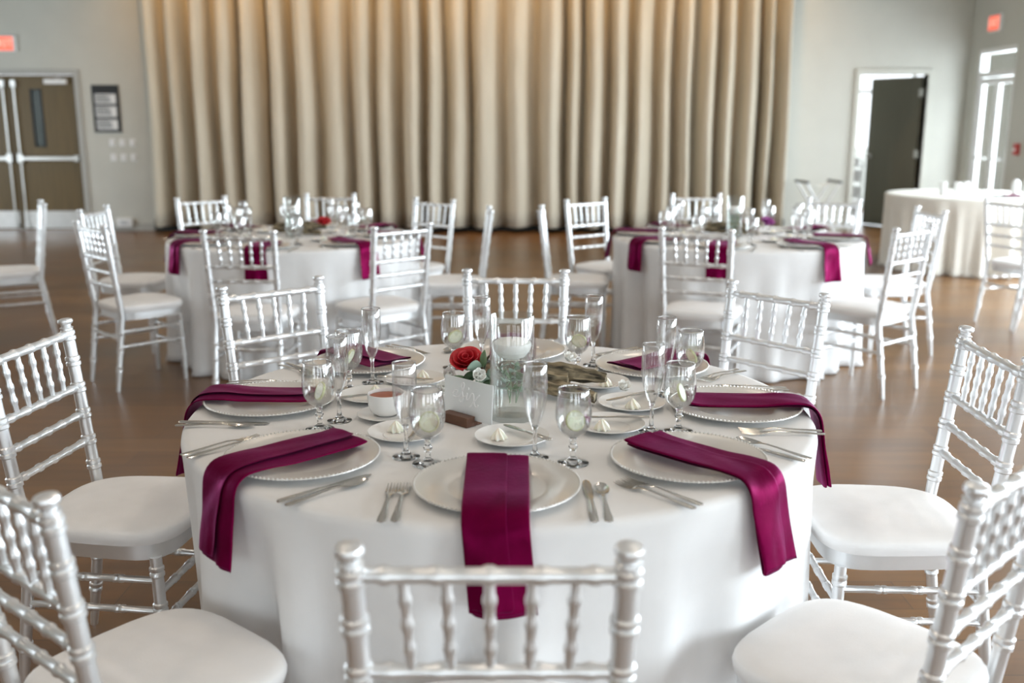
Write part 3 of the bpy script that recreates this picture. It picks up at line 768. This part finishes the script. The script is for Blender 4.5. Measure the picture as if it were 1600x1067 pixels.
# ------------------------------------------------------------------ centrepiece
def make_vase():
    c = empty('cylinder_vase', (0, 0, 0), 0, 'x', 'vase', 'cylinder vases with water')
    MB().lathe([(.053, .0), (.0545, .002), (.0545, .258), (.0535, .260), (.0520, .258), (.0520, .014), (.002, .012)], 56).obj('glass_wall', M['vase_glass'], c)
    MB().lathe([(.0515, .0145), (.0515, .170)], 48).obj('water', M['water'], c)
    return c
P_vase = Proto(make_vase())
def make_candle():
    c = empty('floating_candle', (0, 0, 0), 0, 'x', 'candle', 'floating candles')
    MB().lathe([(.018, -.026), (.032, -.020), (.044, -.006), (.048, .006), (.046, .014), (.036, .0205), (.012, .0235), (.002, .0235)], 36).obj('wax_body', M['wax'], c)
    MB().tube([(0, 0, .022), (.0008, 0, .031)], .0009, 6).obj('wick', M['black'], c)
    return c
P_candle = Proto(make_candle())
def leaf_mesh(L, Wd, curl, m, name, fold=.25, n=8):
    def fn(u, v):
        w = Wd*math.sin(pi*min(max(u, .02), .985)**.8)**.75; x = (v - .5)*2
        return (x*w, L*u, fold*abs(x)*w + curl*u*u*L)
    return MB().grid(fn, n, 6).mesh(name, m, 60)
LEAF_D = leaf_mesh(.055, .019, -.3, M['leaf'], 'leaf'); LEAF_E = leaf_mesh(.040, .018, -.2, M['euca'], 'leaf'); LEAF_F = leaf_mesh(.030, .009, .2, M['fern'], 'leaf')
def leaf(me, parent, loc, rot, s=1):
    o = put('leaf', me, parent, loc, rot); o.scale = (s, s, s); solid(o, .0006); return o
def make_greens():
    c = empty('submerged_greenery', (0, 0, 0), 0, 'x', 'greenery', 'greenery inside the vases')
    rnd = random.Random(4)
    for k in range(4):
        a = k*1.6 + .3; p0 = Vector((.01*cos(a), .01*sin(a), .0)); p1 = Vector((.030*cos(a + .6), .030*sin(a + .6), .085))
        MB().tube([p0, p0.lerp(p1, .5) + Vector((.004, .003, 0)), p1], .0013, 6).obj('stalk', M['fern'], c)
        for j in range(7):
            q = p0.lerp(p1, .35 + .65*j/6)
            leaf(LEAF_F if j % 3 else LEAF_E, c, q*1.0, (R(rnd.uniform(-20, 50)), R(rnd.uniform(-30, 30)), a + j*2.4), rnd.uniform(.55, .8))
    MB().lathe([(.001, -.007), (.005, -.005), (.007, 0), (.005, .005), (.001, .007)], 14).obj('berry', M['berry'], c, (.012, -.036, .088))
    return c
P_greens = Proto(make_greens())
def make_rose(petal_m, label_cat='flower'):
    c = empty('rose', (0, 0, 0), 0, 'x', 'flower', 'roses by the vases')
    def petal(rad, hgt, spread, flare):
        def fn(u, v):
            a = (v - .5)*spread; rr = rad*(.42 + .58*math.sin(min(1, u*1.15)*pi/2)) + flare*u**3
            hh = hgt*u*(1 - .22*(2*v - 1)**2) - flare*.25*u**4
            return (rr*cos(a), rr*sin(a), hh)
        return MB().grid(fn, 7, 8)
    specs = []
    for k in range(3): specs.append((.006 + .002*k, .040, 3.6, .002, k*2.1))
    for k in range(4): specs.append((.015, .042, 2.3, .006, .5 + k*1.57))
    for k in range(5): specs.append((.022, .040, 1.9, .012, .2 + k*1.257))
    for k in range(5): specs.append((.027, .035, 1.8, .018, .9 + k*1.257))
    for rad, h, sp, fl, rz in specs:
        o = petal(rad, h, sp, fl).obj('petal', petal_m, c, (0, 0, 0), (0, 0, rz), smooth=80); solid(o, .0008)
    MB().lathe([(.002, -.014), (.009, -.010), (.012, 0), (.008, .006)], 14).obj('calyx', M['leaf'], c)
    return c
P_rose = Proto(make_rose(M['red'])); P_prose = Proto(make_rose(M['purple']))
def make_log(seed):
    rnd = random.Random(seed); c = empty('driftwood_log', (0, 0, 0), 0, 'x', 'driftwood', 'driftwood pieces on the tables')
    def limb(pts, rads, n=22, sq=.8, s0=0):
        P = [Vector(p) for p in pts]; m = MB(); rings = []; N = 26
        for i in range(N + 1):
            f = i/N*(len(P) - 1); k = min(int(f), len(P) - 2); t = f - k
            p = P[k].lerp(P[k+1], t); r = rads[k] + (rads[k+1] - rads[k])*t
            d = (P[k+1] - P[k]).normalized(); side = d.cross(Vector((0, 0, 1))).normalized(); up = side.cross(d)
            ring = []
            for j in range(n):
                a = 2*pi*j/n
                rr = r*(1 + .20*wob(a*2.0 + s0, i*.02) + .16*sin(a*7 + s0*2 + .12*i) + .08*sin(i*.9 + a*3 + s0))
                ring.append(p + side*(rr*cos(a)) + up*(rr*sin(a)*sq))
            rings.append(ring)
        m.rings(rings); return m
    limb([(-.18, .01, .028), (-.08, .0, .031), (.02, 0, .033), (.10, .005, .033)], [.020, .028, .029, .022], s0=1).obj('trunk', M['drift'], c, smooth=55)
    limb([(.03, .016, .044), (.09, .018, .044), (.16, .022, .038), (.205, .020, .036)], [.017, .019, .015, .009], s0=4, n=18).obj('upper_branch', M['drift'], c, smooth=55)
    limb([(.02, -.014, .024), (.08, -.026, .021), (.15, -.040, .018), (.195, -.048, .016)], [.018, .018, .015, .012], s0=7, n=18).obj('lower_branch', M['drift'], c, smooth=55)
    return c
P_log = Proto(make_log(2))
P_vase.place((0, 2.375, ZT + .0019), 0, 'clear cylinder vase with floating candle on the nearest table')
P_candle.place((0, 2.375, ZT + .180), 0, 'white floating candle in the vase on the nearest table')
P_greens.place((.002, 2.375, ZT + .042), .4, 'pale green sprigs and berry in the water of the nearest vase')
P_log.place((.062, 2.592, ZT + .0019), R(-17), 'weathered forked driftwood log beside the vase on the nearest table')
bpy.data.objects['driftwood_log'].scale = (.92, 1.3, 1.45)
ro = P_rose.place((-.120, 2.60, ZT + .080), 0, 'red rose standing left of the vase on the nearest table')
ro.rotation_euler = (R(28), R(-12), R(10))
sp = empty('eucalyptus_sprig', (-.118, 2.555, ZT + .0019), 0, 'eucalyptus sprig with round leaves below the red rose', 'greenery')
MB().tube([(.050, -.012, .004), (.045, -.008, .030), (.036, -.004, .055), (.030, -.002, .072)], .0022, 7).obj('stem', M['leaf'], sp)
# (mesh, base point, tip direction, width turn, size)
def aimed_leaf(me, base, tip, roll, s):
    d = Vector(tip).normalized(); q = d.to_track_quat('Y', 'Z')
    o = put('leaf', me, sp, base); o.rotation_mode = 'QUATERNION'; o.rotation_quaternion = q @ Matrix.Rotation(R(roll), 3, 'Y').to_quaternion(); o.scale = (s,)*3; solid(o, .0006)
for me, base, tip, roll, s_ in ((LEAF_D, (.028, -.002, .068), (-.9, -.2, -.42), 55, 1.15), (LEAF_D, (.018, .0, .052), (-.7, -.3, -.55), 40, .95), (LEAF_E, (.038, -.006, .090), (-1, -.15, -.05), 65, 1.0),
        (LEAF_E, (.030, -.006, .060), (.45, -.3, -.7), 70, 1.35), (LEAF_E, (.052, -.004, .070), (.2, -.3, -.9), 60, 1.25), (LEAF_D, (.046, .004, .070), (.05, -.1, 1), 70, .95), (LEAF_F, (.040, .0, .085), (.3, 0, 1), 40, 1.6),
        (LEAF_E, (.056, -.012, .060), (.5, -.2, .8), 60, .8), (LEAF_F, (.0, .0, .050), (-1, -.2, .1), 50, 1.4), (LEAF_D, (.045, -.014, .05), (.6, -.8, .2), 30, .6)):
    aimed_leaf(me, base, tip, roll, s_)
def make_white_flower():
    c = empty('white_blossom', (0, 0, 0), 0, 'x', 'flower', 'small white blossoms on the table')
    pm = MB().grid(lambda u, v: ((v - .5)*2*.010*math.sin(pi*min(u*.85 + .08, 1)), .019*u, .010*u*u + .004*abs(v - .5)), 5, 4).mesh('petal', M['petalw'], 80)
    for q in range(2):
        for k in range(6):
            o = put('petal', pm, c, (0, 0, .002*q), (R(18 + 30*q), 0, k*pi/3 + q*.5)); solid(o, .0007); o.scale = (1 - .25*q,)*3
    MB().lathe([(.001, -.002), (.004, .0), (.004, .004), (.001, .006)], 10).obj('flower_centre', M['butter'], c)
    return c
P_wf = Proto(make_white_flower())
for loc, rx, lab in (((-.090, 2.532, ZT + .066), 55, 'white blossom between the red rose and the vase'), ((-.172, 2.60, ZT + .050), 50, 'white blossom left of the red rose'), ((-.186, 2.560, ZT + .020), 40, 'white blossom under the left side of the red rose'),
                    ((.155, 2.60, ZT + .092), 20, 'white blossom on top of the driftwood log'), ((.300, 2.600, ZT + .014), 30, 'white blossom at the right tip of the driftwood log')):
    w = P_wf.place(loc, 0, lab); w.rotation_euler = (R(rx), 0, R(20)); w.scale = (1.25,)*3

# table number card
A = Vector((-.170, 2.385, 0)); B = Vector((-.049, 2.272, 0)); yaw = math.atan2(B.y - A.y, B.x - A.x); mid = (A + B)/2
cd = empty('table_number', (mid.x, mid.y, ZT + .0019), yaw, 'frosted table card reading six in a walnut block on the nearest table', 'table number')
CW = (B - A).length/2
pl = MB().box(-CW, CW, -.0015, .0015, .012, .108).obj('acrylic_sheet', M['frost'], cd, (0, 0, 0), (R(-4), 0, 0), smooth=0); bevel(pl, .0008, 1)
wb = MB().box(-.058, .030, -.030, -.0028, 0, .024)
wb.box(-.058, .030, .0028, .022, 0, .024); wb.box(-.058, .030, -.0028, .0028, 0, .011)
bevel(wb.obj('wood_block', M['cardwood'], cd, smooth=0), .0012, 2)
# brush-lettered "six": strokes drawn in the sheet's own plane
def strokes():
    def cr(P, n=8):
        out = []
        for i in range(len(P) - 1):
            p0, p1, p2, p3 = P[max(i-1, 0)], P[i], P[i+1], P[min(i+2, len(P)-1)]
            for k in range(n):
                t = k/n
                out.append(tuple(.5*((2*p1[d]) + (-p0[d] + p2[d])*t + (2*p0[d] - 5*p1[d] + 4*p2[d] - p3[d])*t*t + (-p0[d] + 3*p1[d] - 3*p2[d] + p3[d])*t**3) for d in (0, 1)))
        return out + [P[-1]]
    S = [[(-.062, .028), (-.052, .040), (-.040, .040), (-.046, .028), (-.060, .022), (-.052, .014), (-.034, .018), (-.020, .040), (-.010, .066), (-.014, .078), (-.022, .066), (-.018, .040), (-.012, .014), (-.020, -.002), (-.030, .006), (-.018, .018), (-.002, .026), (.006, .040)],
         [(.006, .040), (.003, .022), (.006, .012), (.014, .018), (.022, .036)], [(.010, .056), (.012, .062)],
         [(.022, .036), (.030, .044), (.036, .036), (.038, .014), (.044, -.004), (.052, -.006), (.058, .004)], [(.062, .044), (.050, .030), (.036, .010), (.026, -.006), (.020, -.012)]]
    return [cr(s) for s in S]
ltr = MB()
for st in strokes():
    ltr.tube([(x*.74 - .006, -.0019, .050 + z*.62) for x, z in st], .0017, 6)
ltr.xf(Matrix.Diagonal((1, 1, 1, 1))).obj('lettering', M['ink'], pl)['label'] = 'white brush lettering reading six'

# sugar cup and saucer
cup = empty('sugar_cup', (-.312, 2.375, ZT + .0019), 0, 'white cup with russet filling on the nearest table', 'cup')
MB().lathe([(.024, 0), (.026, .002), (.038, .010), (.0435, .024), (.045, .045), (.0455, .055), (.0440, .0555), (.0430, .045), (.041, .025), (.030, .010), (.002, .008)], 40).xf(Matrix.Translation((0, 0, .009))).obj('bowl', M['china'], cup)
MB().lathe([(.0415, .040), (.042, .0565), (.030, .0585), (.001, .059)], 32).obj('filling', M['tea'], cup)
hp = [(.043 + .020*sin(pi*t), 0, .022 + .034*t) for t in [k/10 for k in range(11)]]
MB().tube(hp, .0032, 8).xf(Matrix.Rotation(R(60), 4, 'Z')).obj('handle', M['china'], cup)
sc_ = empty('saucer', (-.312, 2.375, ZT + .0019), 0, 'white saucer under the cup on the nearest table', 'saucer')
MB().lathe([(.001, 0), (.040, 0), (.042, .002), (.068, .011), (.072, .0135), (.071, .0145), (.045, .008), (.030, .0075), (.001, .0075)], 44).obj('dish', M['china'], sc_)
MB().lathe([(.028, .0078), (.030, .0092), (.032, .0078)], 36, cap0=False, cap1=False).obj('well_ring', M['china'], sc_)

# ------------------------------------------------------------------ rear tables
def rear_table(c, tname, angs, vase_xy, flower, flower_name, log_rot):
    zt = ZT + .0019; names = ['front', 'front right', 'right', 'back right', 'back', 'back left', 'left', 'front left']
    for k, (nm, ang) in enumerate(zip(names, angs)):
        a = R(ang); x, y = local(c, ang, .600, 0)
        P_charger.place((x, y, zt), a, 'pearl charger plate at the %s setting of the %s rear table' % (nm, tname))
        napkin_at(c, ang, 'burgundy napkin at the %s setting of the %s rear table' % (nm, tname), k + 1)
        b = local(c, ang, .335, .0)
        P_bread.place((*b, zt), 0, 'white bread plate at the %s setting of the %s rear table' % (nm, tname))
        P_ros.place((*b, zt + .0063), .4*k, 'butter rosette on the %s bread plate of the %s rear table' % (nm, tname))
        g = local(c, ang, .45, .150); f = local(c, ang, .385, .125)
        P_gob.place((*g, zt), 0, 'water goblet at the %s setting of the %s rear table' % (nm, tname))
        P_flu.place((*f, zt), 0, 'champagne flute at the %s setting of the %s rear table' % (nm, tname))
        for proto, lat, what in ((P_fork, -.19, 'dinner fork'), (P_knife, .19, 'dinner knife')):
            q = local(c, ang, .672, lat)
            proto.place((*q, zt), a + pi/2, '%s at the %s setting of the %s rear table' % (what, nm, tname))
    vx, vy = c[0] + vase_xy[0], c[1] + vase_xy[1]
    P_vase.place((vx, vy, zt), 0, 'clear cylinder vase on the %s rear table' % tname)
    P_candle.place((vx, vy, ZT + .176), 0, 'white floating candle in the vase of the %s rear table' % tname)
    P_greens.place((vx, vy, ZT + .042), 1, 'green sprigs in the vase of the %s rear table' % tname)
    P_log.place((vx + .0, vy + .13, zt), R(log_rot), 'driftwood log on the %s rear table' % tname)
    r = flower.place((vx + .20, vy - .02, ZT + .085), 0, flower_name); r.rotation_euler = (R(25), R(10), 0)
rear_table(TL, 'left', [-94, -46, 2, 46, 90, 136, 178, -138], (0, -.02), P_rose, 'red rose beside the vase of the left rear table', -8)
rear_table(TR, 'right', [-110, -60, -14, 32, 78, 124, 168, -150], (-.02, -.03), P_prose, 'purple rose beside the vase of the right rear table', -12)

# table near the open door: stacked cups, tray, white containers
zt = ZT + .0019
stk = empty('cup_stack', (4.40, 10.10, zt), 0, 'x', 'cups', 'stacks of white cups')
for k in range(4):
    MB().lathe([(.028, 0), (.030, .002), (.036, .05), (.038, .056), (.036, .056), (.030, .01), (.002, .008)], 24).obj('cup', M['china'], stk, (0, 0, k*.026))
PC = Proto(stk)
for x, y, lab in ((4.34, 10.12, 'left stack of white cups on the cream table'), (4.46, 10.06, 'middle stack of white cups on the cream table'), (4.58, 10.14, 'right stack of white cups on the cream table')): PC.place((x, y, zt), 0, lab)
tr = empty('napkin_tray', (4.86, 9.86, zt), R(4), 'dark tray with burgundy napkin on the cream table', 'tray')
bevel(MB().box(-.13, .13, -.07, .07, 0, .012).obj('tray_base', M['black'], tr, smooth=0), .004)
bevel(MB().box(-.02, .12, -.05, .05, .012, .024).obj('napkin_fold', M['napkin'], tr, smooth=0), .005, 3)
def container(loc, w, h, label):
    c = empty('white_container', loc, 0, label, 'container')
    MB().lathe([(w*.8, 0), (w, .01), (w, h*.75), (w*.92, h*.9), (w*.6, h), (.003, h)], 24).obj('body', M['white'], c)
    MB().lathe([(w*.85, 0), (w*1.04, 0), (w*1.04, .02), (w*.85, .02)], 24).obj('base_ring', M['black'], c)
    MB().lathe([(w*.55, h), (w*.6, h+.008), (w*.2, h+.014), (.002, h+.015)], 20).obj('lid', M['white'], c)
container((5.02, 10.02, zt), .040, .15, 'smaller white container with dark base on the cream table')
container((5.20, 10.08, zt), .065, .17, 'larger white container on the cream table')

# folding tray stand between curtain and open door
ts = empty('tray_stand', (4.02, 13.2, 0), R(4), 'silver folding tray stand with crossed legs beside the curtain', 'tray stand')
for y in (-.18, .18):
    MB().tube([(-.24, y, 0), (.22, y, .72)], .016, 8).obj('crossed_leg', M['silver'], ts)
    MB().tube([(.24, y + .035, 0), (-.22, y + .035, .72)], .016, 8).obj('crossed_leg', M['silver'], ts)
for x in (-.22, .22):
    MB().tube([(x, -.22, .725), (x, .24, .725)], .018, 8).obj('top_bar', M['black'], ts)
for x in (-.235, .235): MB().tube([(x*.9, -.2, .03), (x*.9, .22, .03)], .012, 8).obj('foot_bar', M['silver'], ts)
for y in (-.10, .0, .10): MB().grid(lambda u, v, y=y: (-.22 + .44*u, y + .03*(v - .5), .73 - .06*sin(pi*u)), 10, 1).obj('strap', M['white'], ts)

# white shelf cart glimpsed through the open door
ca_ = empty('shelf_cart', (5.02, 15.15, 0), 0, 'white shelf cart with linens seen through the open door', 'cart')
for x in (-.17, .17):
    for y in (-.2, .2): MB().tube([(x, y, 0), (x, y, .95)], .014, 8).obj('upright', M['chrome'], ca_)
for z in (.12, .38, .62, .84):
    MB().box(-.19, .19, -.22, .22, z, z + .02).obj('shelf', M['white'], ca_, smooth=0)
for z in (.14, .40, .64): bevel(MB().box(-.16, .16, -.19, .19, z, z + .15).obj('linen_pile', M['cloth'], ca_, smooth=0), .02, 3)
bevel(MB().box(-.15, .13, -.18, .16, .86, .97).obj('linen_pile', M['cloth'], ca_, smooth=0), .02, 3)
